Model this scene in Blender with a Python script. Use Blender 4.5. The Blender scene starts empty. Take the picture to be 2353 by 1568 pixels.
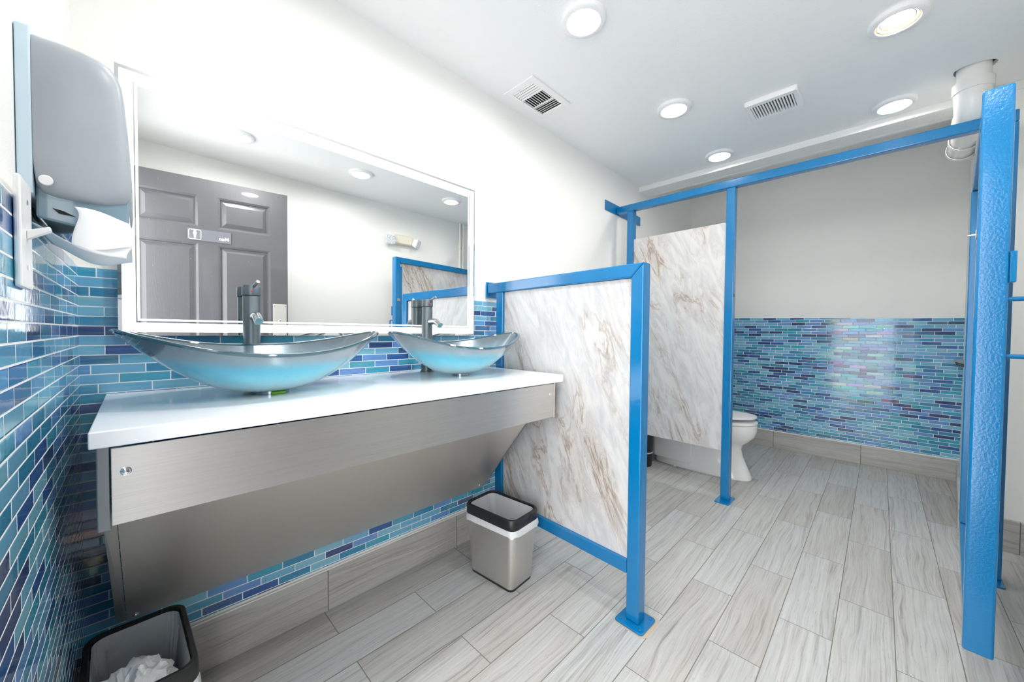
import bpy, bmesh, math, random
from mathutils import Vector, Matrix, Euler, noise
random.seed(7)
R = math.radians
D = bpy.data
SC = bpy.context.scene
COL = SC.collection

# ---------------------------------------------------------------- camera
CX, CY, CZ = 0.1139, -1.5143, 1.0839
YAW, PIT, ROL = 0.7805, -0.02331, 0.00867
cam = D.cameras.new('camera')
cam.sensor_fit = 'HORIZONTAL'
cam.sensor_width = 36.0
cam.lens = 854.6 / 2353 * 36.0
cam.clip_start = 0.01
co = D.objects.new('camera', cam)
COL.objects.link(co)
f = Vector((math.cos(YAW) * math.cos(PIT), math.sin(YAW) * math.cos(PIT), math.sin(PIT)))
r = Vector((math.sin(YAW), -math.cos(YAW), 0)); u = r.cross(f)
r2 = r * math.cos(ROL) + u * math.sin(ROL); u2 = -r * math.sin(ROL) + u * math.cos(ROL)
co.matrix_world = Matrix(((r2.x, u2.x, -f.x, CX), (r2.y, u2.y, -f.y, CY), (r2.z, u2.z, -f.z, CZ), (0, 0, 0, 1)))
SC.camera = co

# ---------------------------------------------------------------- world, exposure, lamps
W_STR = 2.4            # even world light, added to brighten the room's near end through the doorway
LAMP = 33.0            # emission of the ceiling downlights
NEAR_LAMP = 74.0       # near downlights, strength boosted over the others to brighten the near end
LED = 0.62              # lit band of the vanity mirror
w = D.worlds.new('world'); SC.world = w; w.use_nodes = True
w.node_tree.nodes['Background'].inputs[0].default_value = (0.98, 0.99, 1.0, 1)
w.node_tree.nodes['Background'].inputs[1].default_value = W_STR
SC.view_settings.view_transform = 'Standard'
SC.view_settings.look = 'None'
SC.view_settings.gamma = 1
SC.view_settings.use_curve_mapping = False
SC.view_settings.exposure = 1.38
SC.cycles.max_bounces = 10
SC.cycles.diffuse_bounces = 6
SC.cycles.glossy_bounces = 6
SC.cycles.transparent_max_bounces = 16
SC.cycles.sample_clamp_indirect = 6
SC.cycles.caustics_reflective = False

# room numbers (metres): mirror wall y=0, doorway wall x=0, z up
L, H, ZT, ZB = 4.4143, 2.3488, 1.2485, 0.162
YS = -2.105
HS = 2.307

# ---------------------------------------------------------------- node helpers
def srgb(r_, g_, b_):
    def c(x):
        x /= 255
        return x / 12.92 if x <= .04045 else ((x + .055) / 1.055) ** 2.4
    return (c(r_), c(g_), c(b_), 1)

class NT:
    def __init__(s, name):
        s.m = D.materials.new(name); s.m.use_nodes = True
        s.t = s.m.node_tree; s.n = s.t.nodes; s.l = s.t.links
        s.b = s.n['Principled BSDF']
    def put(s, sock, val):
        if hasattr(val, 'links') or isinstance(val, bpy.types.NodeSocket): s.l.new(val, sock)
        else: sock.default_value = val
    def set(s, **k):
        for a, v in k.items(): s.put(s.b.inputs[a.replace('_', ' ')], v)
    def node(s, typ, **k):
        n = s.n.new(typ)
        for a, v in k.items(): setattr(n, a, v)
        return n
    def math(s, op, a, b=None, c=None):
        n = s.node('ShaderNodeMath', operation=op)
        for i, x in enumerate((a, b, c)):
            if x is not None: s.put(n.inputs[i], x)
        return n.outputs[0]
    def pos(s):
        if not hasattr(s, '_p'):
            g = s.node('ShaderNodeTexCoord'); sp = s.node('ShaderNodeSeparateXYZ')
            s.l.new(g.outputs['Object'], sp.inputs[0]); s._g = g.outputs['Object']; s._p = sp.outputs
        return s._p
    def comb(s, x, y, z=0.0):
        n = s.node('ShaderNodeCombineXYZ')
        for i, q in enumerate((x, y, z)): s.put(n.inputs[i], q)
        return n.outputs[0]
    def noise(s, vec, scale=5, detail=4, rough=.5, dist=0.0, out=0):
        n = s.node('ShaderNodeTexNoise')
        if vec is not None: s.l.new(vec, n.inputs['Vector'])
        n.inputs['Scale'].default_value = scale; n.inputs['Detail'].default_value = detail
        n.inputs['Roughness'].default_value = rough; n.inputs['Distortion'].default_value = dist
        return n.outputs[out]
    def white(s, vec, out='Value'):
        n = s.node('ShaderNodeTexWhiteNoise'); n.noise_dimensions = '3D'
        s.l.new(vec, n.inputs['Vector']); return n.outputs[out]
    def ramp(s, fac, stops, interp='LINEAR'):
        n = s.node('ShaderNodeValToRGB'); n.color_ramp.interpolation = interp
        e = n.color_ramp.elements
        while len(e) < len(stops): e.new(.5)
        for i, (p, c) in enumerate(stops): e[i].position = p; e[i].color = c
        s.put(n.inputs[0], fac); return n.outputs[0]
    def mix(s, fac, a, b, blend='MIX'):
        n = s.node('ShaderNodeMix', data_type='RGBA', blend_type=blend)
        s.put(n.inputs[0], fac); s.put(n.inputs[6], a); s.put(n.inputs[7], b)
        return n.outputs[2]
    def bump(s, h, strength=.2, dist=.002):
        n = s.node('ShaderNodeBump'); n.inputs['Strength'].default_value = strength
        n.inputs['Distance'].default_value = dist; s.put(n.inputs['Height'], h)
        s.l.new(n.outputs[0], s.b.inputs['Normal']); return n

def plain(name, col, rough=.5, metal=0.0, **k):
    q = NT(name); q.set(Base_Color=col, Roughness=rough, Metallic=metal)
    for a, v in k.items(): q.put(q.b.inputs[a.replace('_', ' ')], v)
    return q.m

def paint_wall(name, col, scale=220, st=.25):
    q = NT(name); q.set(Base_Color=col, Roughness=.55)
    q.pos(); h = q.noise(q._g, scale, 3, .55); q.bump(h, st, .002); return q.m

M = {}
M['wall'] = paint_wall('wall_paint', srgb(240, 240, 237))
M['ceil'] = paint_wall('ceiling_paint', srgb(242, 243, 243), 120, .3)
M['trimw'] = plain('white_trim_paint', srgb(240, 240, 238), .4)

def glass_tile(name, ax):
    q = NT(name); p = q.pos()
    U, V = p[ax], p[2]
    TH, TL = .0262, .1055
    row = q.math('FLOOR', q.math('DIVIDE', q.math('SUBTRACT', V, ZT + .262 * 10), TH))
    rr = q.white(q.comb(row, 3.1, 7.7))
    half = q.math('MULTIPLY', q.math('MODULO', q.math('ADD', row, 200), 2.0), .5)
    jit = q.math('MULTIPLY', q.math('FLOOR', q.math('MULTIPLY', rr, 3.0)), .125)
    uu = q.math('ADD', q.math('DIVIDE', U, TL), q.math('ADD', half, jit))
    col = q.math('FLOOR', uu)
    fu = q.math('MULTIPLY', q.math('FRACT', uu), TL)
    fv = q.math('MULTIPLY', q.math('FRACT', q.math('DIVIDE', q.math('SUBTRACT', V, ZT + .262 * 10), TH)), TH)
    g = .0014
    du = q.math('MINIMUM', fu, q.math('SUBTRACT', TL, fu))
    dv = q.math('MINIMUM', fv, q.math('SUBTRACT', TH, fv))
    dm = q.math('MINIMUM', du, dv)
    mask = q.math('GREATER_THAN', dm, g)
    cid = q.comb(col, row, 1.7 + ax)
    rnd = q.white(cid)
    rnd2 = q.white(q.comb(col, row, 9.3))
    pal = q.ramp(rnd, [(0, srgb(104, 172, 208)), (.18, srgb(40, 152, 182)), (.36, srgb(88, 140, 204)),
                       (.52, srgb(118, 184, 208)), (.64, srgb(20, 126, 168)), (.76, srgb(0, 30, 104)), (.90, srgb(0, 66, 146))], 'CONSTANT')
    # iridescent sheen of the glass, painted into each tile's colour by noise
    q._g
    shim = q.noise(q.comb(q.math('MULTIPLY', U, 6), q.math('MULTIPLY', V, 60), q.math('MULTIPLY', rnd2, 20)), 2.0, 3, .5, .3)
    hue = q.ramp(shim, [(.30, srgb(10, 130, 190)), (.44, srgb(60, 180, 205)), (.54, srgb(90, 150, 215)), (.64, srgb(140, 195, 165)), (.74, srgb(150, 130, 200))])
    big = q.noise(q.comb(U, V, 0.0), 1.6, 2, .5)
    amt = q.math('MULTIPLY', q.ramp(big, [(.42, (0, 0, 0, 1)), (.68, (1, 1, 1, 1))]), q.math('MULTIPLY', rnd2, .5))
    c1 = q.mix(amt, pal, hue)
    c1 = q.mix(q.math('MULTIPLY', shim, .16), c1, q.mix(1.0, c1, (.5, .8, .9, 1), 'SCREEN'))
    cc = q.mix(mask, srgb(236, 238, 238), c1)
    q.set(Base_Color=cc)
    q.put(q.b.inputs['Roughness'], q.math('ADD', q.math('MULTIPLY', mask, -.62), .72))
    q.b.inputs['IOR'].default_value = 1.5
    q.put(q.b.inputs['Thin Film Thickness'], q.math('MULTIPLY', q.math('MULTIPLY', mask, q.math('GREATER_THAN', rnd2, .6)), q.math('MULTIPLY', rnd2, 420)))
    q.b.inputs['Thin Film IOR'].default_value = 1.6
    q.put(q.b.inputs['Coat Weight'], q.math('MULTIPLY', mask, .2))
    q.b.inputs['Coat Roughness'].default_value = .03
    hh = q.math('ADD', q.math('MINIMUM', q.math('DIVIDE', dm, .0032), 1.0), q.math('MULTIPLY', q.noise(q.comb(U, V, rnd), 45, 2, .5), .5))
    b = q.bump(hh, .35, .0014)
    q.l.new(b.outputs[0], q.b.inputs['Coat Normal'])
    return q.m
M['tileX'] = glass_tile('blue_glass_mosaic_x', 0)
M['tileY'] = glass_tile('blue_glass_mosaic_y', 1)

def wood_plank(name, ux, vx, PW, PL, v0, u0, alt, gr=.0028, flip=-1):
    q = NT(name); p = q.pos(); U, V = p[ux], p[vx]
    vv = q.math('DIVIDE', q.math('SUBTRACT', q.math('MULTIPLY', V, float(flip)), v0), PW)
    row = q.math('FLOOR', vv)
    off = q.math('MULTIPLY', q.math('MODULO', q.math('ADD', row, 20), 2.0), alt)
    uu = q.math('DIVIDE', q.math('SUBTRACT', q.math('SUBTRACT', U, u0), off), PL)
    col = q.math('FLOOR', uu)
    fu = q.math('MULTIPLY', q.math('FRACT', uu), PL); fv = q.math('MULTIPLY', q.math('FRACT', vv), PW)
    dm = q.math('MINIMUM', q.math('MINIMUM', fu, q.math('SUBTRACT', PL, fu)), q.math('MINIMUM', fv, q.math('SUBTRACT', PW, fv)))
    mask = q.math('GREATER_THAN', dm, gr * .5)
    r1 = q.white(q.comb(col, row, 2.2)); r2_ = q.white(q.comb(col, row, 5.5))
    o1 = q.math('MULTIPLY', r1, 31.0); o2 = q.math('MULTIPLY', r2_, 17.0)
    warp = q.noise(q.comb(q.math('ADD', q.math('MULTIPLY', U, 2.2), o1), q.math('ADD', q.math('MULTIPLY', V, 7), o2), o1), 1.0, 2, .5)
    vw = q.math('ADD', V, q.math('MULTIPLY', q.math('SUBTRACT', warp, .5), .06))
    g1 = q.noise(q.comb(q.math('ADD', q.math('MULTIPLY', U, .8), o1), q.math('ADD', q.math('MULTIPLY', vw, 74), o2), o2), 1.0, 5, .6, .2)
    g2 = q.noise(q.comb(q.math('ADD', q.math('MULTIPLY', U, 6), o2), q.math('ADD', q.math('MULTIPLY', vw, 210), o1), o1), 1.0, 3, .6)
    g3 = q.noise(q.comb(q.math('ADD', q.math('MULTIPLY', U, 38), o2), q.math('ADD', q.math('MULTIPLY', V, 330), o1), o2), 1.0, 2, .5)
    g4 = q.noise(q.comb(q.math('ADD', q.math('MULTIPLY', U, 1.4), o2), q.math('ADD', q.math('MULTIPLY', V, 9), o1), o1), 1.0, 2, .5)
    t = q.math('ADD', q.math('MULTIPLY', g1, .52), q.math('MULTIPLY', g2, .48))
    c = q.ramp(t, [(.27, srgb(138, 133, 129)), (.39, srgb(178, 175, 171)), (.48, srgb(200, 199, 196)), (.62, srgb(213, 213, 210))])
    tone = q.ramp(q.math('ADD', q.math('MULTIPLY', g4, .6), q.math('MULTIPLY', r1, .4)), [(.32, srgb(214, 210, 206)), (.55, srgb(236, 236, 235)), (.7, srgb(232, 236, 238))])
    c = q.mix(.75, c, q.mix(1.0, c, tone, 'MULTIPLY'))
    fleck = q.ramp(g3, [(.685, (0, 0, 0, 1)), (.70, (1, 1, 1, 1))])
    c = q.mix(q.math('MULTIPLY', fleck, .38), c, srgb(118, 110, 102))
    c = q.mix(mask, srgb(122, 117, 110), c)
    q.set(Base_Color=c, Roughness=.42)
    q.b.inputs['Specular IOR Level'].default_value = .45
    q.bump(q.math('ADD', q.math('MINIMUM', q.math('DIVIDE', dm, .003), 1.0), q.math('MULTIPLY', t, .5)), .3, .0012)
    return q.m
M['floor'] = wood_plank('grey_wood_look_floor_tile', 0, 1, .157, .612, .005, 0.0, .306)
M['baseX'] = wood_plank('grey_wood_look_base_x', 0, 2, .30, .612, -.1, .0133, 0.0, .004, 1)
M['baseY'] = wood_plank('grey_wood_look_base_y', 1, 2, .30, .61, -.1, -.8083, 0.0, .004, 1)

def marble(name, seed, ay=1):
    q = NT(name); p = q.pos()
    A, B = p[ay], p[2]
    s_ = 1.0
    a = q.math('ADD', q.math('MULTIPLY', A, .92), q.math('MULTIPLY', B, -.36))
    b = q.math('ADD', q.math('MULTIPLY', B, .92), q.math('MULTIPLY', A, .36))
    base = q.comb(q.math('ADD', q.math('MULTIPLY', a, 6.5), seed), q.math('MULTIPLY', b, 1.9), seed)
    n1 = q.noise(base, 1.0, 7, .62, 1.1)
    n2 = q.noise(q.comb(q.math('ADD', q.math('MULTIPLY', a, 17), seed + 4), q.math('MULTIPLY', b, 4.5), seed), 1.0, 7, .65, 1.6)
    n3 = q.noise(base, .7, 3, .5, .5)
    def vein(n, c0, w_): return q.ramp(q.math('ABSOLUTE', q.math('SUBTRACT', n, c0)), [(0, (1, 1, 1, 1)), (w_, (0, 0, 0, 1))])
    v1 = q.math('MULTIPLY', vein(n1, .50, .028), q.ramp(n3, [(.42, (0, 0, 0, 1)), (.6, (1, 1, 1, 1))]))
    v2 = q.math('MULTIPLY', vein(n2, .47, .022), q.ramp(n3, [(.45, (0, 0, 0, 1)), (.62, (1, 1, 1, 1))]))
    soft = q.math('MULTIPLY', vein(n1, .52, .12), q.ramp(n3, [(.44, (0, 0, 0, 1)), (.62, (1, 1, 1, 1))]))
    cloud = q.ramp(n2, [(.35, srgb(194, 195, 197)), (.55, srgb(212, 211, 210)), (.7, srgb(218, 217, 216))])
    c = q.mix(q.math('MULTIPLY', soft, .4), cloud, srgb(196, 180, 166))
    c = q.mix(q.math('MULTIPLY', v2, .7), c, srgb(168, 158, 146))
    c = q.mix(q.math('MULTIPLY', v1, .75), c, srgb(140, 116, 94))
    q.set(Base_Color=c, Roughness=.24)
    return q.m
M['marble1'] = marble('marble_laminate_screen', 3.0)
M['marble2'] = marble('marble_laminate_stall', 11.0)
M['marble3'] = marble('marble_laminate_door', 23.0, 0)

def blue_paint(name, bump, sc, rough=.16):
    q = NT(name); q.pos()
    n = q.noise(q._g, sc, 3, .5)
    n2 = q.noise(q._g, 9, 3, .5)
    q.set(Base_Color=q.mix(n2, srgb(0, 110, 168), srgb(0, 122, 182)), Roughness=rough)
    q.b.inputs['Coat Weight'].default_value = .4
    q.b.inputs['Coat Roughness'].default_value = .1
    q.bump(n, bump, .003)
    return q.m
M['blue'] = blue_paint('glossy_blue_enamel', .12, 60)
M['blue_rough'] = blue_paint('orange_peel_blue_enamel', .15, 170, .16)

def steel(name, ax, rough=.33, streak=.25, col=(188, 184, 178)):
    q = NT(name); p = q.pos()
    sc = [520, 520, 520]; sc[ax] = 5
    n = q.noise(q.comb(q.math('MULTIPLY', p[0], float(sc[0])), q.math('MULTIPLY', p[1], float(sc[1])), q.math('MULTIPLY', p[2], float(sc[2]))), 1.0, 3, .6)
    c = q.mix(q.math('MULTIPLY', n, streak * 2), srgb(*col), srgb(col[0] - 52, col[1] - 50, col[2] - 46))
    q.set(Base_Color=c, Metallic=1.0)
    q.put(q.b.inputs['Roughness'], q.math('ADD', rough, q.math('MULTIPLY', n, .12)))
    q.bump(n, .08, .0006)
    return q.m
M['steel_brushed'] = steel('brushed_stainless_apron', 0, .3, .32, (228, 225, 220))
M['steel_satin'] = steel('satin_stainless_shield', 0, .36, .05, (226, 220, 213))
M['steel_bin'] = steel('brushed_stainless_bin', 2, .3, .15, (228, 225, 220))
M['steel_dark'] = plain('dark_steel_flange', srgb(140, 144, 146), .4, 1.0)  # darker grey steel for the left side bracket
M['chrome'] = plain('chrome', srgb(225, 228, 230), .12, 1.0)
M['pewter'] = plain('gunmetal_faucet', srgb(104, 114, 118), .42, .85)
M['pewter_light'] = plain('worn_pewter_spout', srgb(160, 163, 165), .3, .9)
M['aerator'] = plain('aerator_mesh', srgb(140, 175, 182), .5, .3)
M['red'] = plain('hot_mark', srgb(225, 60, 40), .4)
M['bluedot'] = plain('cold_mark', srgb(30, 130, 220), .4)
M['quartz'] = plain('white_quartz', srgb(252, 252, 252), .12)
M['black_plastic'] = plain('black_plastic', srgb(30, 30, 31), .38)
M['white_plastic'] = plain('white_plastic', srgb(240, 240, 240), .3)
M['cream_plastic'] = plain('cream_plastic', srgb(236, 228, 208), .4)
M['porcelain'] = plain('porcelain', srgb(244, 244, 242), .08, **{'Coat_Weight': .5})
M['pvc'] = plain('white_pvc', srgb(240, 239, 235), .2)
M['paper'] = plain('white_paper_towel', srgb(243, 243, 243), .9)
M['dark'] = plain('dark_void', srgb(34, 32, 30), .9)
M['rubber'] = plain('grey_rubber', srgb(110, 110, 108), .7)
M['mirror'] = plain('mirror_silver', (.93, .945, .94, 1), 0.0, 1.0)
M['silver'] = plain('silver_hinge', srgb(205, 200, 190), .25, 1.0)
M['rust'] = plain('rust_stain', srgb(196, 180, 158), .8)
M['caulk'] = plain('white_caulk', srgb(236, 234, 228), .6)
M['disp_grey'] = (lambda q: (q.set(Base_Color=q.mix(q.noise((q.pos(), q._g)[1], 14, 3, .5), srgb(150, 157, 164), srgb(164, 171, 178)), Roughness=.33), q.m)[1])(NT('smoke_grey_dispenser_shell'))
M['disp_smoke'] = plain('smoked_blue_plastic', srgb(120, 146, 160), .06, 0.0, Coat_Weight=.6)
M['disp_back'] = plain('pale_blue_back_plate', srgb(205, 226, 238), .3)
M['shelf_wood'] = plain('dark_wood_edge', srgb(66, 30, 18), .5)
M['shelf_top'] = plain('grey_laminate_top', srgb(168, 172, 168), .4)
M['door_grey'] = None
def door_mat():
    q = NT('charcoal_wood_grain_door'); p = q.pos()
    warp = q.noise(q.comb(q.math('MULTIPLY', p[0], 5), q.math('MULTIPLY', p[2], 1.5), 0.0), 1.0, 2, .5)
    xx = q.math('ADD', p[0], q.math('MULTIPLY', warp, .16))
    n = q.noise(q.comb(q.math('MULTIPLY', xx, 190), q.math('MULTIPLY', p[2], 7), 0.0), 1.0, 3, .6)
    spk = q.noise(q._g, 120, 2, .5)
    sp = q.ramp(spk, [(.74, (0, 0, 0, 1)), (.76, (1, 1, 1, 1))])
    q.set(Base_Color=q.mix(q.math('MULTIPLY', sp, .6), srgb(92, 92, 96), srgb(190, 190, 192)), Roughness=.28)
    q.b.inputs['Coat Weight'].default_value = .3
    q.bump(n, .35, .0012); return q.m
M['door_grey'] = door_mat()
M['sign_grey'] = plain('sign_plate_grey', srgb(112, 114, 122), .35)
M['sign_white'] = plain('sign_white', srgb(245, 245, 245), .5)

def emis(name, col, st, base=(1, 1, 1, 1)):
    q = NT(name); q.set(Base_Color=base, Roughness=.5)
    q.b.inputs['Emission Color'].default_value = col; q.b.inputs['Emission Strength'].default_value = st
    return q.m
M['lamp'] = emis('downlight_diffuser', (1, .955, .88, 1), LAMP)
M['reflector'] = plain('warm_reflector', srgb(176, 150, 104), .35)
M['lamp_near'] = emis('boosted_downlight_diffuser', (1, .975, .94, 1), NEAR_LAMP)
M['led'] = emis('mirror_led_band', (.97, .99, 1, 1), LED)
M['emlens'] = (lambda q: (q.set(Base_Color=q.ramp(q.noise((q.pos(), q._g)[1], 160, 2, .5), [(.4, srgb(190, 194, 200)), (.6, srgb(240, 242, 244))]), Roughness=.15), q.m)[1])(NT('prismatic_lamp_lens'))

def sink_mat():
    q = NT('foil_backed_blue_glass'); p = q.pos()
    # colour follows the height of the glass: silver rim, sky blue belly, pale foot
    q.pos()
    n = q.noise(q._g, 26, 5, .6, .4)
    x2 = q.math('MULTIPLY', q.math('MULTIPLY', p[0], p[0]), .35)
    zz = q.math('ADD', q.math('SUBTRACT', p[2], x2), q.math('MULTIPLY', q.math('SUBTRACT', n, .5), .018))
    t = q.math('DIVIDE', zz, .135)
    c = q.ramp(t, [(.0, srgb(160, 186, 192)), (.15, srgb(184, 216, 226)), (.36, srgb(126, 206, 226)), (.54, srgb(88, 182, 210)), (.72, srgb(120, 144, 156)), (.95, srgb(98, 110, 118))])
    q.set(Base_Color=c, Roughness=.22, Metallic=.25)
    q.b.inputs['Coat Weight'].default_value = 1.0; q.b.inputs['Coat Roughness'].default_value = .02
    q.b.inputs['Coat IOR'].default_value = 1.55
    return q.m
M['sink'] = sink_mat()
M['sink_rim'] = plain('polished_glass_rim', srgb(48, 84, 98), .05, .15, Coat_Weight=1.0)

def film(name, col, alpha, rough=.25):
    q = NT(name); q.set(Base_Color=col, Roughness=rough); q.b.inputs['Alpha'].default_value = alpha
    q.pos(); q.bump(q.noise(q._g, 40, 4, .6, 1.0), .6, .004)
    return q.m
M['liner'] = film('clear_bin_liner', srgb(240, 242, 244), .72)
M['glass_ring'] = plain('clear_mounting_ring', srgb(150, 164, 170), .18, .8)
M['green'] = plain('translucent_green_plastic', srgb(130, 205, 60), .15, 0.0, Transmission_Weight=.35)

# ---------------------------------------------------------------- mesh helpers
def bm_box(bm, x0, x1, y0, y1, z0, z1):
    v = [bm.verts.new(c) for c in ((x0, y0, z0), (x1, y0, z0), (x1, y1, z0), (x0, y1, z0), (x0, y0, z1), (x1, y0, z1), (x1, y1, z1), (x0, y1, z1))]
    for q in ((0, 3, 2, 1), (4, 5, 6, 7), (0, 1, 5, 4), (1, 2, 6, 5), (2, 3, 7, 6), (3, 0, 4, 7)): bm.faces.new([v[i] for i in q])
    return v
def B(*boxes):
    bm = bmesh.new()
    for b in boxes: bm_box(bm, *b)
    return bm
def bm_tube(bm, pts, rad, seg=20, caps=True):
    pts = [Vector(p) for p in pts]
    rads = rad if isinstance(rad, (list, tuple)) else [rad] * len(pts)
    rings = []; t0 = (pts[1] - pts[0]).normalized()
    up = Vector((0, 0, 1)) if abs(t0.z) < .9 else Vector((1, 0, 0))
    nx = t0.cross(up).normalized()
    for i, p in enumerate(pts):
        if i == 0: t = t0
        elif i == len(pts) - 1: t = (pts[i] - pts[i - 1]).normalized()
        else: t = ((pts[i] - pts[i - 1]).normalized() + (pts[i + 1] - pts[i]).normalized()).normalized()
        nx = (nx - t * nx.dot(t)).normalized(); ny = t.cross(nx)
        rings.append([bm.verts.new(p + (nx * math.cos(2 * math.pi * k / seg) + ny * math.sin(2 * math.pi * k / seg)) * rads[i]) for k in range(seg)])
    for a, b in zip(rings, rings[1:]):
        for k in range(seg): bm.faces.new((a[k], a[(k + 1) % seg], b[(k + 1) % seg], b[k]))
    if caps: bm.faces.new(rings[0][::-1]); bm.faces.new(rings[-1])
    return rings
def bm_lathe(bm, prof, seg=48, c=(0, 0, 0), close=False, sx=1, sy=1):
    rings = []
    for (rr, z) in prof:
        rings.append([bm.verts.new((c[0] + sx * rr * math.cos(2 * math.pi * k / seg), c[1] + sy * rr * math.sin(2 * math.pi * k / seg), c[2] + z)) for k in range(seg)])
    pairs = list(zip(rings, rings[1:]))
    if close: pairs.append((rings[-1], rings[0]))
    for a, b in pairs:
        for k in range(seg): bm.faces.new((a[k], a[(k + 1) % seg], b[(k + 1) % seg], b[k]))
    if not close: bm.faces.new(rings[0][::-1]); bm.faces.new(rings[-1])
def bm_prism(bm, poly, axis, a0, a1):
    """poly: list of 2D points; axis 0/1/2 = extrusion axis"""
    def P(p, a):
        if axis == 0: return (a, p[0], p[1])
        if axis == 1: return (p[0], a, p[1])
        return (p[0], p[1], a)
    A = [bm.verts.new(P(p, a0)) for p in poly]; Bv = [bm.verts.new(P(p, a1)) for p in poly]
    n = len(poly)
    bm.faces.new(A[::-1]); bm.faces.new(Bv)
    for i in range(n): bm.faces.new((A[i], A[(i + 1) % n], Bv[(i + 1) % n], Bv[i]))
def rrect(w_, h_, rad, n=8, cx=0, cy=0):
    pts = []
    for sx, sy, a0 in ((1, 1, 0), (-1, 1, 90), (-1, -1, 180), (1, -1, 270)):
        for k in range(n + 1):
            a = R(a0 + 90 * k / n)
            pts.append((cx + sx * (w_ / 2 - rad) + rad * math.cos(a), cy + sy * (h_ / 2 - rad) + rad * math.sin(a)))
    return pts
def loft(bm, loops, cap0=True, cap1=True, closed=False):
    rs = [[bm.verts.new(p) for p in lp] for lp in loops]
    n = len(rs[0])
    pr = list(zip(rs, rs[1:])) + ([(rs[-1], rs[0])] if closed else [])
    for a, b in pr:
        for k in range(n): bm.faces.new((a[k], a[(k + 1) % n], b[(k + 1) % n], b[k]))
    if not closed:
        if cap0: bm.faces.new(rs[0][::-1])
        if cap1: bm.faces.new(rs[-1])
    return rs

def obj(name, bm, mat, parent=None, bevel=0, smooth=False, seg=2, loc=None, sub=0):
    bmesh.ops.recalc_face_normals(bm, faces=bm.faces)
    me = D.meshes.new(name); bm.to_mesh(me); bm.free()
    o = D.objects.new(name, me); COL.objects.link(o)
    if isinstance(mat, (list, tuple)):
        for m_ in mat: me.materials.append(m_)
    else: me.materials.append(mat)
    if parent: o.parent = parent
    if loc: o.location = loc
    if bevel:
        b = o.modifiers.new('bevel', 'BEVEL'); b.width = bevel; b.segments = seg; b.limit_method = 'ANGLE'; b.angle_limit = R(40); b.harden_normals = False
    if sub:
        s_ = o.modifiers.new('sub', 'SUBSURF'); s_.levels = sub; s_.render_levels = sub
    if smooth:
        for p in me.polygons: p.use_smooth = True
        me.set_sharp_from_angle(angle=R(38))
    return o
def empty(name, loc=(0, 0, 0), rz=0.0, rot=None):
    o = D.objects.new(name, None); COL.objects.link(o); o.location = loc
    o.rotation_euler = rot if rot else (0, 0, rz); o.empty_display_size = .05
    return o
def tag(o, label, cat, group=None):
    o['label'] = label; o['category'] = cat
    if group: o['group'] = group
    return o
def struct(name, bm, mat, parent=None, **k):
    o = obj(name, bm, mat, parent, **k)
    if not parent: o['kind'] = 'structure'
    return o
def copy_tree(o, parent=None):
    c = o.copy(); COL.objects.link(c); c.parent = parent
    for ch in list(o.children):
        cc = ch.copy(); COL.objects.link(cc); cc.parent = c
        for g in list(ch.children):
            d = g.copy(); COL.objects.link(d); d.parent = cc
    return c

# ================================================================= SETTING
T = .12
fl = struct('floor', B((-.6, L + .3, -2.6, .2, -.1, 0)), M['floor'])

# ceiling slab with a rough round hole where the drain pipe passes
bm = bmesh.new()
XB = 3.36
outer = [(-.02, YS - .05), (XB, YS - .05), (XB, .05), (-.02, .05)]
ov = [bm.verts.new((x, y, H)) for x, y in outer]
hv = []
for k in range(24):
    a = 2 * math.pi * k / 24; rr = .066 + .006 * math.sin(3 * a + 1)
    hv.append(bm.verts.new((2.918 + rr * math.cos(a), -1.800 + rr * math.sin(a), H)))
es = [bm.edges.new((ov[i], ov[(i + 1) % 4])) for i in range(4)] + [bm.edges.new((hv[i], hv[(i + 1) % 24])) for i in range(24)]
bmesh.ops.triangle_fill(bm, edges=es, use_beauty=True)
for fc in bm.faces:
    if fc.normal.z > 0: fc.normal_flip()
tv = [bm.verts.new((v.co.x, v.co.y, H + .02)) for v in hv]
for i in range(24): bm.faces.new((hv[i], hv[(i + 1) % 24], tv[(i + 1) % 24], tv[i]))
bm_box(bm, -.02, XB, YS - .05, .05, H + .30, H + .34)  # unseen lid above the slab, added to keep world light out of the hole
me = D.meshes.new('ceiling'); bm.to_mesh(me); bm.free(); me.materials.append(M['ceil'])
ce = D.objects.new('ceiling', me); COL.objects.link(ce); ce['kind'] = 'structure'
struct('ceiling_raised', B((XB - .03, L + .2, YS - .1, .1, 2.66, 2.72), (XB - .03, XB, YS, 0, HS, 2.66)), M['ceil'])

wn = struct('wall_north', B((-.12, L + .12, 0, T, 0, 2.72)), M['wall'])
struct('glass_tile_panel', B((.0, L, -.008, 0.001, ZB, ZT)), M['tileX'], wn)
we = struct('wall_east', B((L, L + T, YS - .1, 0, 0, 2.72)), M['wall'])
bm = bmesh.new()
bm_prism(bm, [(-.001, ZB), (-1.953, ZB), (-1.953, 1.2185), (-.45, ZT), (-.001, ZT)], 0, L - .008, L + .001)
struct('glass_tile_panel', bm, M['tileY'], we)
DY0, DY1, DZ = -.90, -1.835, 2.075        # doorway in the west wall
ww = struct('wall_west', B((-T, 0, DY0, 0, 0, 2.72), (-T, 0, YS, DY1, 0, 2.72), (-T, 0, DY1, DY0, DZ, 2.72)), M['wall'])
struct('glass_tile_panel', B((-.001, .008, DY0, -.0081, ZB, ZT)), M['tileY'], ww)
ws = struct('wall_south', B((-T, 3.2, YS - T, YS, 0, 2.72)), M['wall'])
bm = bmesh.new(); bm_prism(bm, [(3.2, -1.845), (L, -1.953), (L, YS - .12), (3.2, YS - .12)], 2, 0, 2.72)
wse = struct('wall_southeast', bm, M['wall'])

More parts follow.
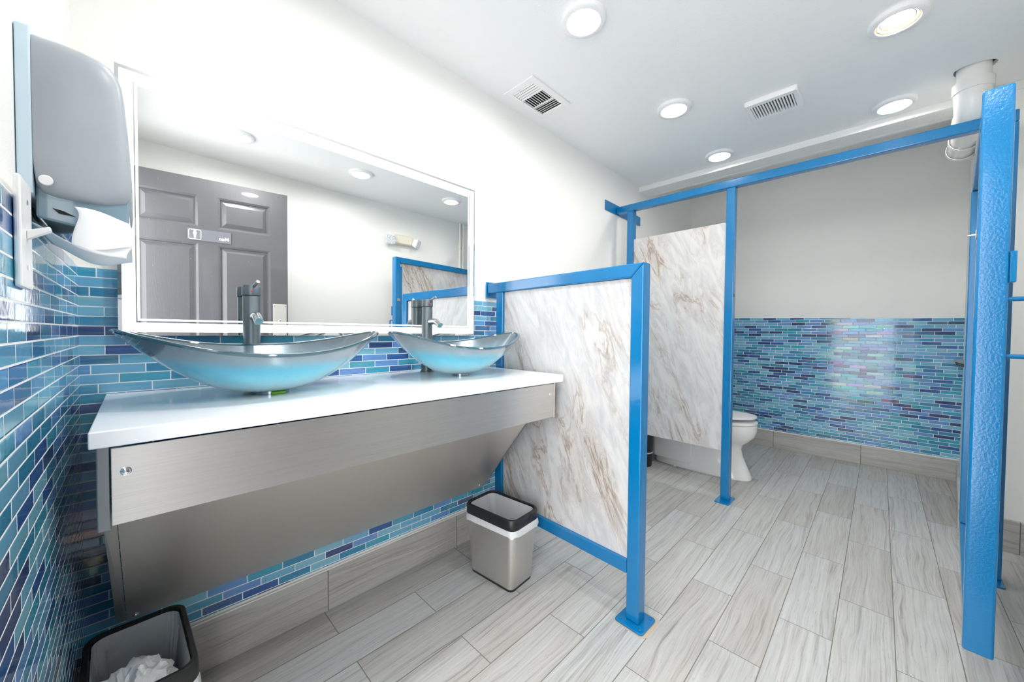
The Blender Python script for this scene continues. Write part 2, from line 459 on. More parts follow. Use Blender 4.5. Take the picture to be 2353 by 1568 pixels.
# baseboards of grey wood-look planks with a caulk line on top
def base(name, boxes, mat, caulk):
    o = struct(name, B(*boxes), mat, bevel=.0015)
    struct('caulk_line', B(*caulk), M['caulk'], o)
    return o
base('baseboard_north', [(.001, L - .02, -.019, -.001, .0, ZB)], M['baseX'], [(.001, L - .02, -.0105, -.008, ZB, ZB + .008), (.001, L - .02, -.0195, -.001, ZB - .003, ZB + .0015)])
base('baseboard_east', [(L - .019, L - .001, -1.950, -.02, .0, ZB)], M['baseY'], [(L - .0195, L - .001, -1.95, -.02, ZB - .003, ZB + .004)])
base('baseboard_west', [(.001, .019, DY0, -.02, .0, ZB)], M['baseY'], [(.001, .0195, DY0, -.02, ZB - .003, ZB + .004)])
base('baseboard_south', [(.001, 3.185, YS, YS + .018, 0, ZB)], M['baseX'], [(.001, 3.185, YS, YS + .0185, ZB - .003, ZB + .002)])
bm = bmesh.new(); bm_box(bm, 3.182, 3.199, -2.08, -1.845, 0, ZB)
bb = struct('baseboard_southeast', bm, M['baseY'], bevel=.0015)
bm = bmesh.new(); bm_prism(bm, [(3.182, -1.829), (3.182, -1.846), (L - .02, -1.953), (L - .02, -1.936)], 2, 0, ZB)
struct('baseboard_stall', bm, M['baseX'], bevel=.0015)

# ceiling beam made of two white boards
struct('trim_1', B((3.19, 3.236, YS, -.0005, HS, H - .0005)), M['trimw'], bevel=.0012)
struct('trim_2', B((3.2385, XB - .031, YS, -.0005, HS + .001, H + .05)), M['trimw'], bevel=.0012)
# doorway casing on the hinge side and head
struct('trim_3', B((-T - .01, -.004, DY0 - .012, DY0 - .0005, 0, DZ), (-T - .01, -.004, DY1, DY0, DZ - .014, DZ - .001), (-T - .01, .0, DY1, DY1 + .02, 0, DZ)), M['trimw'])

# ================================================================= ENTRANCE DOOR (open, seen in the mirror)
dr = empty('door_1', (-.035, -1.788, -.0358), math.atan2(.131, .9914)); dr.scale = (1.033, 1, 1.033); dr['kind'] = 'structure'
DW, DH0, DH1, DTH = .912, .045, 2.036, .04
pans = [(.145, .427, 1.733, 1.930), (.525, .810, 1.733, 1.935), (.145, .427, .98, 1.630), (.525, .810, .98, 1.630), (.145, .427, .15, .80), (.525, .810, .15, .80)]
xs = sorted({0, DW} | {p[i] for p in pans for i in (0, 1)}); zs = sorted({DH0, DH1} | {p[i] for p in pans for i in (2, 3)})
bm = bmesh.new()
def inpan(x, z):
    for p in pans:
        if p[0] - 1e-6 <= x <= p[1] + 1e-6 and p[2] - 1e-6 <= z <= p[3] + 1e-6: return p
vd = {}
def V(x, y, z):
    k = (round(x, 4), round(y, 4), round(z, 4))
    if k not in vd: vd[k] = bm.verts.new((x, y, z))
    return vd[k]
for i in range(len(xs) - 1):
    for j in range(len(zs) - 1):
        if not inpan((xs[i] + xs[i + 1]) / 2, (zs[j] + zs[j + 1]) / 2):
            bm.faces.new((V(xs[i], 0, zs[j]), V(xs[i + 1], 0, zs[j]), V(xs[i + 1], 0, zs[j + 1]), V(xs[i], 0, zs[j + 1])))
for p in pans:
    lv = [(0, 0), (.012, -.004), (.016, -.011), (.022, -.011), (.044, -.001)]
    prev = None
    for d, y in lv:
        ring = [V(p[0] + d, y, p[2] + d), V(p[1] - d, y, p[2] + d), V(p[1] - d, y, p[3] - d), V(p[0] + d, y, p[3] - d)]
        if prev:
            for k in range(4): bm.faces.new((prev[k], prev[(k + 1) % 4], ring[(k + 1) % 4], ring[k]))
        prev = ring
    bm.faces.new(prev)
bmesh.ops.remove_doubles(bm, verts=bm.verts, dist=1e-5)
bm_box(bm, 0, DW, -DTH, -.0125, DH0, DH1)
for b4 in ((0, .001, -.0126, 0, DH0, DH1), (DW - .001, DW, -.0126, 0, DH0, DH1), (0, DW, -.0126, 0, DH1 - .001, DH1), (0, DW, -.0126, 0, DH0, DH0 + .001)): bm_box(bm, *b4)
# every surface above faces -Y; flip so that it faces the room (+Y)
obj('door_leaf', bm, M['door_grey'], dr, smooth=False)
sg = obj('sign_plate', B((.375, .593, .001, .0045, 1.645, 1.717)), M['sign_grey'], dr, bevel=.0008)
# icon frame and figure
bm = bmesh.new()
o1 = rrect(.062, .062, .009, 5, .412, 1.681); i1 = rrect(.055, .055, .006, 5, .412, 1.681)
loft(bm, [[(x, .0045, z) for x, z in o1], [(x, .0056, z) for x, z in o1], [(x, .0056, z) for x, z in i1], [(x, .0045, z) for x, z in i1]], closed=True)
obj('icon_frame', bm, M['sign_white'], sg)
bm = bmesh.new()
bm_prism(bm, [(.412 + .006 * math.cos(a * math.pi / 8), 1.7035 + .0045 * math.sin(a * math.pi / 8)) for a in range(16)], 1, .0045, .0056)
bm_prism(bm, [(.4205, 1.695), (.4185, 1.698), (.4055, 1.698), (.4035, 1.695), (.4035, 1.684), (.4065, 1.678), (.408, 1.658), (.416, 1.658), (.4175, 1.678), (.4205, 1.684)], 1, .0045, .0055)
obj('man_symbol', bm, M['sign_white'], sg)
cu = D.curves.new('sign_lettering', 'FONT'); cu.body = 'Men'; cu.size = .030; cu.extrude = .0004; cu.align_x = 'LEFT'; cu.offset = .0006
tx = D.objects.new('tmp_text', cu); COL.objects.link(tx)
bpy.context.view_layer.update()
tme = D.meshes.new_from_object(tx.evaluated_get(bpy.context.evaluated_depsgraph_get()))
D.objects.remove(tx); tme.name = 'sign_lettering'; tme.materials.clear(); tme.materials.append(M['sign_white'])
to = D.objects.new('sign_lettering', tme); COL.objects.link(to); to.parent = sg
to.location = (.582, .0048, 1.661); to.rotation_euler = (R(90), 0, R(180))
pp = obj('push_plate', B((.822, .904, .001, .003, 1.04, 1.267)), M['steel_satin'], dr, bevel=.0006)
for sx in (.832, .894):
    for sz in (1.255, 1.052):
        bm = bmesh.new(); bm_lathe(bm, [(.0045, 0), (.0045, .001), (.002, .0022)], 12); s_ = obj('screw', bm, M['chrome'], pp, loc=(sx, .003, sz), smooth=True); s_.rotation_euler = (R(-90), 0, 0)
bm = bmesh.new(); bm_lathe(bm, [(.008, 0), (.008, .003), (.005, .006)], 16); s_ = obj('lock_cylinder', bm, M['chrome'], pp, loc=(.863, .003, 1.152), smooth=True); s_.rotation_euler = (R(-90), 0, 0)

# ================================================================= LED MIRROR
mr = empty('led_mirror', (.7025, -.02, 1.066)); tag(mr, 'wide rectangular vanity mirror with a lit frosted border on the white wall', 'mirror')
mo = Vector((.7025, -.02, 1.066))
def off(bm, v): bmesh.ops.translate(bm, verts=bm.verts, vec=-Vector(v)); return bm
MX0, MX1, MZ0, MZ1 = .079, 1.326, 1.066, 1.7994
obj('mirror_body', off(B((MX0 + .012, MX1 - .012, -.036, -.0002, MZ0 + .012, MZ1 - .012)), mo), M['trimw'], mr)
obj('mirror_glass', off(B((MX0, MX1, -.040, -.0361, MZ0, MZ1)), mo), M['mirror'], mr)
def ringx(x0, x1, z0, z1, w_, t=.0004):
    bm = bmesh.new()
    for b in ((x0, x1, z0, z0 + w_), (x0, x1, z1 - w_, z1), (x0, x0 + w_, z0 + w_, z1 - w_), (x1 - w_, x1, z0 + w_, z1 - w_)):
        bm_box(bm, b[0], b[1], -.040 - t, -.040, b[2], b[3])
    return off(bm, mo)
obj('light_band', ringx(.087, MX1 - .006, 1.0755, MZ1 - .009, .0265), M['led'], mr)
obj('light_line', ringx(.1165, MX1 - .0375, 1.1075, MZ1 - .038, .0055), M['led'], mr)

# ================================================================= VANITY
CT, CBZ, CF, CXR = .905, .875, -.555, 1.397
ctp = obj('vanity_countertop', B((.053, CXR, CF, -.0085, CBZ, CT)), M['quartz'], bevel=.0025, seg=3)
tag(ctp, 'white quartz countertop carrying two blue glass vessel sinks', 'countertop')
ap = empty('vanity_apron', (.70, -.30, .26)); tag(ap, 'stainless steel apron and sloping knee shield under the white countertop', 'vanity base')
ao = Vector((.70, -.30, .26))
AY = -.535
obj('front_panel', off(B((.079, 1.355, AY, AY + .0025, .727, .868)), ao), M['steel_brushed'], ap, bevel=.0008)
# return flange right end
obj('end_flange', off(B((1.3555, 1.365, AY - .001, AY + .004, .725, .8745)), ao), M['steel_satin'], ap, bevel=.0006)
# dark flange behind the left edge
obj('side_bracket', off(B((.060, .078, AY + .012, AY + .016, .715, .8745)), ao), M['steel_dark'], ap, bevel=.003)
# sloping shield
bm = bmesh.new()
y0, z0, y1, z1 = AY + .015, .742, -.045, .272
nrm = Vector((0, z1 - z0, -(y1 - y0))).normalized() * .0025
vs = []
for x in (.085, 1.37): pass
A_ = [(.085, y0, z0), (1.225 + .0, y0, z0), (1.385, y1, z1), (.087, y1, z1)]
va = [bm.verts.new(p) for p in A_]; vb = [bm.verts.new(Vector(p) + Vector((0, .002, .003))) for p in A_]
bm.faces.new(va); bm.faces.new(vb[::-1])
for i in range(4): bm.faces.new((va[i], vb[i], vb[(i + 1) % 4], va[(i + 1) % 4]))
obj('knee_shield', off(bm, ao), M['steel_satin'], ap)
bm = bmesh.new()
A_ = [(.066, y0 + .004, z0), (.0835, y0 + .004, z0), (.0855, y1 + .004, z1), (.0665, y1 + .004, z1 + .004)]
va = [bm.verts.new(p) for p in A_]; vb = [bm.verts.new(Vector(p) + Vector((0, .002, .004))) for p in A_]
bm.faces.new(va); bm.faces.new(vb[::-1])
for i in range(4): bm.faces.new((va[i], vb[i], vb[(i + 1) % 4], va[(i + 1) % 4]))
obj('shield_flange', off(bm, ao), M['steel_satin'], ap)
bm = bmesh.new(); bm_tube(bm, [(1.227, y0 - .002, z0), (1.387, y1 - .002, z1)], .0022, 8); obj('shield_edge', off(bm, ao), M['chrome'], ap, smooth=True)
sl = math.atan2(z0 - z1, -(y0 - y1))
def apron_screw(x, y, z, tilt):
    bm = bmesh.new(); bm_lathe(bm, [(.0078, 0), (.0078, .0008), (.0062, .0012), (.0058, .0006), (.0052, .0006), (.0046, .0026), (.0015, .0034), (.001, .0022)], 24)
    s_ = obj('screw', bm, M['chrome'], ap, smooth=True, loc=Vector((x, y, z)) - ao); s_.rotation_euler = (tilt, 0, 0)
apron_screw(.0975, AY, .823, R(90)); apron_screw(1.335, AY, .824, R(90))
def on_sl(t): return (y0 + (y1 - y0) * t, z0 + (z1 - z0) * t)
for x, t in ((.104, .035), (.104, .955), (1.335, .93)):
    yy, zz = on_sl(t); apron_screw(x, yy - .0005, zz - .0005, R(90) + (math.pi / 2 - sl) * -1 + R(90) * 0 if False else R(90 + 43))

# ================================================================= SINKS
def make_sink():
    t = empty('vessel_sink', (0, 0, CT))
    A, Bb, ns, nt = .297, .172, 14, 72
    def P(s, th, shrink=0.0):
        c, sn = math.cos(th), math.sin(th)
        tipz = .175 - shrink * .2; mid = .123 - .008 * -sn
        zr = mid + (tipz - mid) * abs(c) ** 2.2
        rr = .16 + .84 * s
        ee = 1.0 + .05 * abs(c) ** 6
        x = (A - shrink) * rr * c * ee * (s * .0 + 1); y = (Bb - shrink) * rr * sn
        z = .008 + shrink * .8 + (zr - .008 - shrink * .8) * (s ** 1.75)
        return (x, y, z)
    bm = bmesh.new()
    loops = [[P(k / ns, 2 * math.pi * j / nt) for j in range(nt)] for k in range(ns + 1)]
    inn = [[P(k / ns, 2 * math.pi * j / nt, .011) for j in range(nt)] for k in range(ns, -1, -1)]
    # match rim heights of the inner wall
    inn[0] = [(p[0], p[1], q_[2]) for p, q_ in zip(inn[0], loops[-1])]
    loft(bm, loops + inn)
    obj('bowl', bm, M['sink'], t, smooth=True)
    bm = bmesh.new()
    ring = [Vector(loops[-1][j]) * .5 + Vector(inn[0][j]) * .5 for j in range(nt)]
    for j in range(nt): pass
    secs = []
    for j in range(nt):
        p = ring[j]; tng = (ring[(j + 1) % nt] - ring[j - 1]).normalized(); out = tng.cross(Vector((0, 0, 1))).normalized(); up = Vector((0, 0, 1))
        secs.append([p + out * .0066 * math.cos(a * math.pi / 4) + up * .0052 * math.sin(a * math.pi / 4) for a in range(8)])
    loft(bm, secs, closed=True)
    obj('rim', bm, M['sink_rim'], t, smooth=True)
    bm = bmesh.new(); bm_lathe(bm, [(.030, 0.0005), (.036, 0.0005), (.036, .010), (.030, .010)], 40, close=True)
    obj('mounting_ring', bm, M['glass_ring'], t, smooth=True)
    bm = bmesh.new(); bm_lathe(bm, [(.022, .0185), (.022, .021), (.012, .024)], 32); obj('drain', bm, M['chrome'], t, smooth=True)
    return t
s1 = make_sink(); s1.location = (.383, -.282, CT)
s2 = copy_tree(s1); s2.location = (1.058, -.282, CT)
tag(s1, 'boat-shaped blue glass vessel sink nearest the camera on the left of the countertop', 'sink', 'blue glass vessel sinks on the white counter')
tag(s2, 'boat-shaped blue glass vessel sink farther back beside the marble screen', 'sink', 'blue glass vessel sinks on the white counter')
bm = bmesh.new(); bm_tube(bm, [(-.019, 0, 0), (-.017, 0, 0), (.017, 0, 0), (.019, 0, 0)], [.0025, .0045, .0045, .003], 14)
gt = obj('green_plastic_tube', bm, M['green'], smooth=True, loc=(.392, -.3205, CT + .0046)); gt.rotation_euler = (0, 0, R(14))
tag(gt, 'tiny translucent green plastic tube on the counter under the near sink', 'plastic tube')

# ================================================================= FAUCETS
def make_faucet():
    t = empty('vessel_faucet', (0, 0, CT))
    bm = bmesh.new(); bm_lathe(bm, [(.029, .0003), (.029, .004), (.0245, .006), (.0235, .010), (.0235, .286), (.0225, .288)], 40)
    obj('body', bm, M['pewter'], t, smooth=True)
    bm = bmesh.new(); bm_lathe(bm, [(.0225, .2885), (.0255, .2895), (.0255, .3195), (.0245, .321)], 40)
    cap = obj('cap', bm, M['pewter'], t, smooth=True)
    bm = bmesh.new(); bm_tube(bm, [(0, -.010, .311), (.004, -.036, .323), (.007, -.052, .330)], [.0048, .0045, .0055], 14)
    obj('lever', bm, M['pewter_light'], t, smooth=True)
    bm = bmesh.new()
    pts = [(0, -.018, .222), (0, -.05, .224)]
    for k in range(1, 9):
        a = R(90 * k / 8 * .40); pts.append((0, -.05 - .045 * math.sin(a), .224 - .045 * (1 - math.cos(a))))
    last = Vector(pts[-1]); dirv = (last - Vector(pts[-2])).normalized(); pts.append(tuple(last + dirv * .018))
    bm_tube(bm, pts, .0125, 24)
    sp = obj('spout', bm, M['pewter_light'], t, smooth=True)
    e = Vector(pts[-1]); bm = bmesh.new(); bm_tube(bm, [e - dirv * .002, e + dirv * .0012], .0085, 20); obj('aerator', bm, M['aerator'], sp, smooth=True)
    bm = bmesh.new(); bm_lathe(bm, [(.0034, 0), (.0034, .0006)], 12); a1 = obj('hot_mark', bm, M['red'], cap, loc=(-.0035, -.0252, .300)); a1.rotation_euler = (R(90), 0, 0)
    bm = bmesh.new(); bm_lathe(bm, [(.0034, 0), (.0034, .0006)], 12); a2 = obj('cold_mark', bm, M['bluedot'], cap, loc=(.0035, -.0252, .300)); a2.rotation_euler = (R(90), 0, 0)
    return t
fa = make_faucet(); fa.location = (.374, -.083, CT); fa.rotation_euler = (0, 0, R(1))
fb = copy_tree(fa); fb.location = (1.022, -.083, CT); fb.rotation_euler = (0, 0, R(5))
tag(fa, 'tall gunmetal faucet behind the near blue sink, in front of the reflected door', 'faucet', 'gunmetal vessel faucets')
tag(fb, 'tall gunmetal faucet behind the far blue sink by the marble screen', 'faucet', 'gunmetal vessel faucets')

# ================================================================= WASTE BINS
def make_bin():
    t = empty('waste_bin', (0, 0, 0))
    def lp(w_, h_, rad, z, n=7): return [(x, y, z) for x, y in rrect(w_, h_, rad, n)]
    bm = bmesh.new()
    loft(bm, [lp(.150, .245, .024, .008), lp(.180, .282, .030, .275), lp(.176, .278, .029, .275), lp(.146, .241, .022, .012)])
    obj('body', bm, M['steel_bin'], t, smooth=True)
    bm = bmesh.new(); loft(bm, [lp(.148, .243, .024, 0), lp(.152, .247, .025, .010)]); obj('base', bm, M['black_plastic'], t, smooth=True)
    bm = bmesh.new()
    loft(bm, [lp(.188, .290, .034, .268), lp(.192, .294, .036, .272), lp(.188, .290, .036, .309), lp(.184, .286, .035, .312), lp(.168, .270, .030, .312), lp(.166, .268, .030, .303), lp(.172, .274, .031, .268)], closed=True)
    rim = obj('rim', bm, M['black_plastic'], t, smooth=True)
    # liner: inner film plus skirt hanging out below the rim
    bm = bmesh.new(); loops = []
    for k, (w_, h_, z) in enumerate([(.160, .262, .305), (.162, .264, .27), (.150, .250, .18), (.136, .232, .09), (.12, .21, .03)]):
        l_ = []
        for i, (x, y) in enumerate(rrect(w_, h_, .03, 10)):
            d = 1 - .035 * k * abs(math.sin(i * 1.7 + k * .8)); l_.append((x * d, y * d, z))
        loops.append(l_)
    loft(bm, loops, cap0=False)
    obj('liner', bm, M['liner'], t, smooth=True)
    bm = bmesh.new(); loops = []
    for k, (e_, z) in enumerate([(0, .272), (.006, .262), (.010, .250), (.009, .243)]):
        l_ = []
        for i, (x, y) in enumerate(rrect(.188 + e_, .290 + e_, .036, 10)):
            l_.append((x * (1 + .012 * math.sin(i * 1.3) * k / 3), y * (1 + .008 * math.sin(i * 2.1 + 1) * k / 3), z + .004 * math.sin(i * .9) * k / 3))
        loops.append(l_)
    loft(bm, loops, cap0=False, cap1=False)
    obj('liner_skirt', bm, M['liner'], t, smooth=True)
    return t
b1 = make_bin(); b1.location = (1.258, -.325, 0); b1.rotation_euler = (0, 0, R(5))
b2 = copy_tree(b1); b2.location = (.112, -.268, 0); b2.rotation_euler = (0, 0, R(2))
bm = bmesh.new(); bm_prism(bm, rrect(.038, .022, .0108, 6), 1, -.0012, 0)
o = obj('grip_recess', bm, M['black_plastic'], [c for c in b1.children if c.name.startswith('rim')][0], loc=(.03, -.1465, .291))
tag(b1, 'slim stainless waste bin with black rim in front of the marble screen', 'waste bin', 'stainless waste bins with black rims')
tag(b2, 'stainless waste bin holding crumpled paper in the corner under the counter', 'waste bin', 'stainless waste bins with black rims')

def crumple(name, loc, sc, seed, amp=.35, label=''):
    bm = bmesh.new(); bmesh.ops.create_icosphere(bm, subdivisions=5, radius=1)
    for v in bm.verts:
        p = v.co.copy(); d = 0
        for k, (fq, am) in enumerate(((1.6, .5), (3.4, .3), (7, .16))):
            nn = noise.noise(p * fq + Vector((seed * 3.1 + k, seed, k * 2.0)))
            d += am * (1 - 2 * abs(nn)) * amp * 1.5
        v.co = p * (.75 + d); v.co.x *= sc[0]; v.co.y *= sc[1]; v.co.z *= sc[2]
    o = obj(name, bm, M['paper'], loc=loc, smooth=False)
    for p in o.data.polygons: p.use_smooth = True
    o.data.set_sharp_from_angle(angle=R(24))
    return o
o = crumple('crumpled_paper_towel', (.100, -.310, .228), (.070, .088, .062), 2); tag(o, 'crumpled white paper towel heaped on top inside the corner bin', 'paper towel', 'crumpled paper towels in the corner bin')
o = crumple('crumpled_paper_towel', (.128, -.335, .125), (.045, .05, .040), 5); tag(o, 'crumpled white paper towel in the corner bin, underneath the large crumple on top', 'paper towel', 'crumpled paper towels in the corner bin')

# ================================================================= URINAL SCREEN (near partition)
us = empty('privacy_screen', (1.400, -.905, 0), -math.atan2(.04, .905))
tag(us, 'low privacy screen of marble panel in a blue steel frame beside the counter', 'partition')
TB = .0508
def tubebox(name, bx, parent, mat='blue', bev=.004): return obj(name, B(bx), M[mat], parent, bevel=bev, seg=3)
# near post with mitred top, top rail
bm = bmesh.new(); bm_prism(bm, [(0, .0085), (TB, .0085), (TB, 1.2905), (0, 1.3415)], 0, 0, TB); obj('post', bm, M['blue'], us, bevel=.005, seg=3)
bm = bmesh.new(); bm_prism(bm, [(.0006, 1.3417), (TB + .0004, 1.2908), (.8935, 1.2908), (.8935, 1.3417)], 0, 0, TB); obj('top_rail', bm, M['blue'], us, bevel=.005, seg=3)
tubebox('post', (0, TB, .770, .770 + TB, .176, 1.2900), us)
tubebox('bottom_rail', (0, TB, TB + .0005, .7695, .178, .2285), us)
bm = bmesh.new(); bm_prism(bm, rrect(.112, .112, .012, 4, TB / 2, TB / 2), 2, 0.0005, .0082); bp = obj('base_plate', bm, M['blue'], us, bevel=.002)
for dx, dy in ((-.040, -.040), (.040, .040), (-.040, .040), (.040, -.040)):
    bm = bmesh.new(); bm_lathe(bm, [(.0065, 0), (.0065, .0022), (.003, .0035)], 14); obj('bolt', bm, M['blue'], bp, loc=(TB / 2 + dx, TB / 2 + dy, .0083), smooth=True)
obj('wall_flange', B((-.006, .105, .8940, .8995, 1.268, 1.352)), M['blue'], us, bevel=.0015)
obj('panel', B((.014, .030, TB + .002, .769, .2295, 1.289)), M['marble1'], us)
obj('panel_channel', B((.030, .044, .748, .7695, .229, 1.289)), M['blue'], us, bevel=.001)
# rust ring on the floor by the base plate is a stain of its own
bm = bmesh.new(); bm_prism(bm, [(x * (1 + .03 * math.sin(i * 2.3)), y * (1 + .04 * math.sin(i * 1.7))) for i, (x, y) in enumerate(rrect(.136, .132, .022, 6))], 2, 0.0002, .0004)
o = obj('rust_stain', bm, M['rust'], loc=(1.432, -.884, 0)); tag(o, 'faint rusty stain on the floor tiles around the screen post base plate', 'stain')

# ================================================================= STALL FRONT
sf = empty('stall_frame', (2.775, -1.920, 0), -math.atan2(.025, 1.92))
tag(sf, 'tall blue steel stall frame with a marble panel beside the open doorway', 'partition')
TS = .0508
def post2(Y, z0, z1): return tubebox('post', (0, TS, Y, Y + TS, z0, z1), sf)
post2(.004, .0085, 2.008); post2(1.078, .0085, 2.019); post2(1.770, .0085, 2.027)
bm = bmesh.new(); bm_prism(bm, [(.004, 2.0085), (1.912, 2.029), (1.912, 2.080), (.004, 2.0595)], 0, 0, TS); obj('top_rail', bm, M['blue'], sf, bevel=.005, seg=3)
bm = bmesh.new(); bm_prism(bm, [(-.165, 2.052), (.40, 2.040), (.40, 1.968), (-.165, 1.975)], 1, 1.9125, 1.9185); bmesh.ops.translate(bm, verts=bm.verts, vec=(0, 0, .050)); obj('wall_flange', bm, M['blue'], sf, bevel=.0015)
for Y in (.004, 1.078, 1.770):
    bm = bmesh.new(); bm_prism(bm, rrect(.145, .085 if Y > 1 else .060, .006, 3, .012, Y + TS / 2), 2, .0005, .0082); obj('base_plate', bm, M['blue'], sf, bevel=.0015)
obj('panel', B((.014, .030, 1.078 + TS + .001, 1.769, .322, 1.806)), M['marble2'], sf)
bm = bmesh.new(); bm_lathe(bm, [(.009, 0), (.009, .004), (.006, .006)], 18); bp = obj('door_bumper', bm, M['rubber'], sf, loc=(TS * .3, 1.078, 1.335), smooth=True); bp.rotation_euler = (R(90), 0, 0)

# ================================================================= STALL DOOR (open)
ang = math.atan2(.085, -.950)
sd = empty('stall_door', (2.722, -1.785, .208), ang)
tag(sd, 'open blue framed stall door seen edge-on at the right with a marble panel', 'stall door')
DWd, DHd = .953, 1.556
TD = .052
bm = bmesh.new(); bm_box(bm, DWd - TD, DWd, 0, TD + .005, -.022, DHd); obj('stile', bm, M['blue_rough'], sd, bevel=.006, seg=3)
tubebox('stile', (0, TD, 0, TD, 0.051, DHd - .051), sd)
tubebox('top_rail', (0.0, DWd - TD - .001, 0.001, TD - .001, DHd - .0505, DHd), sd)
tubebox('bottom_rail', (0.0, DWd - TD - .001, 0.001, TD - .001, 0, .0505), sd)
obj('panel', B((TD + .001, DWd - TD - .001, .018, .034, .052, DHd - .052)), M['marble3'], sd)
obj('panel_strip', B((DWd - TD - .019, DWd - TD - .0005, .004, .017, .052, DHd - .085)), M['blue'], sd, bevel=.001)
obj('latch_plate', B((DWd - .035, DWd + .001, TD + .0055, TD + .017, 1.022, 1.106)), M['blue'], sd, bevel=.002)
bm = bmesh.new(); bm_tube(bm, [(DWd - .03, -.017, 1.165), (DWd - .03, .012, 1.167)], .0026, 12); bm_box(bm, DWd - .046, DWd - .018, -.0022, -.0002, 1.154, 1.178)
obj('slide_bolt', bm, M['silver'], sd, bevel=.0008)
bm = bmesh.new(); hp = [(DWd - .02, TD + .004, .978)]
for k in range(5): a = R(90 * k / 4); hp.append((DWd - .02, TD + .060 + .010 * math.sin(a), .968 + .010 * math.cos(a)))
for k in range(5): a = R(90 * k / 4); hp.append((DWd - .02, TD + .060 + .010 * math.cos(a), .832 - .010 * math.sin(a)))
hp.append((DWd - .02, TD + .004, .822)); bm_tube(bm, hp, .0062, 12)
obj('pull_handle', bm, M['blue'], sd, smooth=True)
for z in (.12, 1.38):
    bm = bmesh.new(); bm_tube(bm, [(-.012, TD + .012, z), (-.012, TD + .012, z + .075)], .009, 16); obj('hinge', bm, M['blue'], sd, smooth=True)

# ================================================================= TOILET
tl = empty('toilet', (3.325, -.015, 0)); tag(tl, 'white floor-mounted toilet with closed lid behind the marble stall panel', 'toilet')
def egg(y0, y1, wx, z, n=40, sq=2.3, front=1.0):
    pts = []
    cy_, hy = (y0 + y1) / 2, (y0 - y1) / 2
    for k in range(n):
        a = 2 * math.pi * k / n; c, s_ = math.cos(a), math.sin(a)
        x = wx * math.copysign(abs(c) ** (2 / sq), c); y = cy_ + hy * math.copysign(abs(s_) ** (2 / sq), s_)
        if s_ < 0: x *= (1 - .10 * abs(s_) * front)
        pts.append((x, y, z))
    return pts
bm = bmesh.new()
loft(bm, [egg(-.13, -.842, .118, 0.0005, sq=3.0), egg(-.13, -.840, .116, .02, sq=3.0), egg(-.13, -.815, .108, .08), egg(-.13, -.782, .100, .16), egg(-.13, -.772, .102, .215),
          egg(-.13, -.782, .120, .248), egg(-.13, -.822, .150, .280), egg(-.14, -.856, .172, .320), egg(-.16, -.870, .184, .365), egg(-.18, -.870, .184, .402), egg(-.20, -.862, .176, .410)])
obj('bowl', bm, M['porcelain'], tl, smooth=True)
# trapway bulge on both flanks
for sx in (-1, 1):
    bm = bmesh.new()
    prof = [(-.14, .06), (-.44, .05), (-.455, .20), (-.40, .29), (-.30, .21), (-.14, .26)]
    prof = [(-.15, .055), (-.43, .045), (-.45, .06), (-.455, .235), (-.43, .255), (-.15, .30)]
    x0_ = .100; x1_ = .127
    if sx < 0: x0_, x1_ = -.121, -.104
    bm_prism(bm, prof, 0, x0_, x1_); obj('trapway_cover', bm, M['porcelain'], tl, bevel=.008, seg=3)
    bm = bmesh.new(); bm_prism(bm, [(-.20, .17), (-.36, .15), (-.385, .20), (-.20, .245)], 0, (.1205 if sx > 0 else -.1265), (.1265 if sx > 0 else -.1205)); obj('trapway_ridge', bm, M['porcelain'], tl, bevel=.0028, seg=2)
    bm = bmesh.new(); bm_lathe(bm, [(.013, 0.0005), (.013, .012), (.006, .02)], 18); obj('bolt_cap', bm, M['porcelain'], tl, loc=(sx * .128, -.33, .0), smooth=True)
bm = bmesh.new(); loft(bm, [egg(-.235, -.868, .182, .412), egg(-.235, -.872, .186, .418), egg(-.235, -.870, .184, .430), egg(-.235, -.86, .176, .434)])
obj('seat', bm, M['white_plastic'], tl, smooth=True)
bm = bmesh.new(); loops = [egg(-.23, -.862, .180, 0), egg(-.23, -.866, .184, .006), egg(-.23, -.862, .180, .016), egg(-.25, -.80, .14, .024)]
lid = []
for lp_ in loops: lid.append([(x, y, .4375 + z + .022 * max(0, (-y - .23) / .64)) for x, y, z in lp_])
loft(bm, lid); obj('lid', bm, M['white_plastic'], tl, smooth=True)
bm = bmesh.new(); loft(bm, [[(x, y - .105, z) for x, y in rrect(.42, .19, .03, 6)] for z in (.405, .41)] + [[(x, y - .105, .74) for x, y in rrect(.46, .205, .03, 6)]])
obj('tank', bm, M['porcelain'], tl, smooth=True)
bm = bmesh.new(); loft(bm, [[(x, y - .105, z) for x, y in rrect(.475, .21, .03, 6)] for z in (.741, .768)]); obj('tank_lid', bm, M['porcelain'], tl, bevel=.005)

# black bin beside the toilet, mostly hidden
bb_ = empty('round_bin', (3.055, -.125, 0)); tag(bb_, 'small black round bin beside the toilet, glimpsed under the stall panel', 'waste bin')
bm = bmesh.new(); bm_lathe(bm, [(.082, 0.0005), (.084, .01), (.098, .28), (.094, .28), (.080, .014), (.0795, .013)], 36); obj('body', bm, M['black_plastic'], bb_, smooth=True)
bm = bmesh.new(); bm_lathe(bm, [(.0905, .110), (.093, .110), (.094, .120), (.0915, .120)], 36, close=True); obj('elastic_band', bm, M['cream_plastic'], bb_, smooth=True)

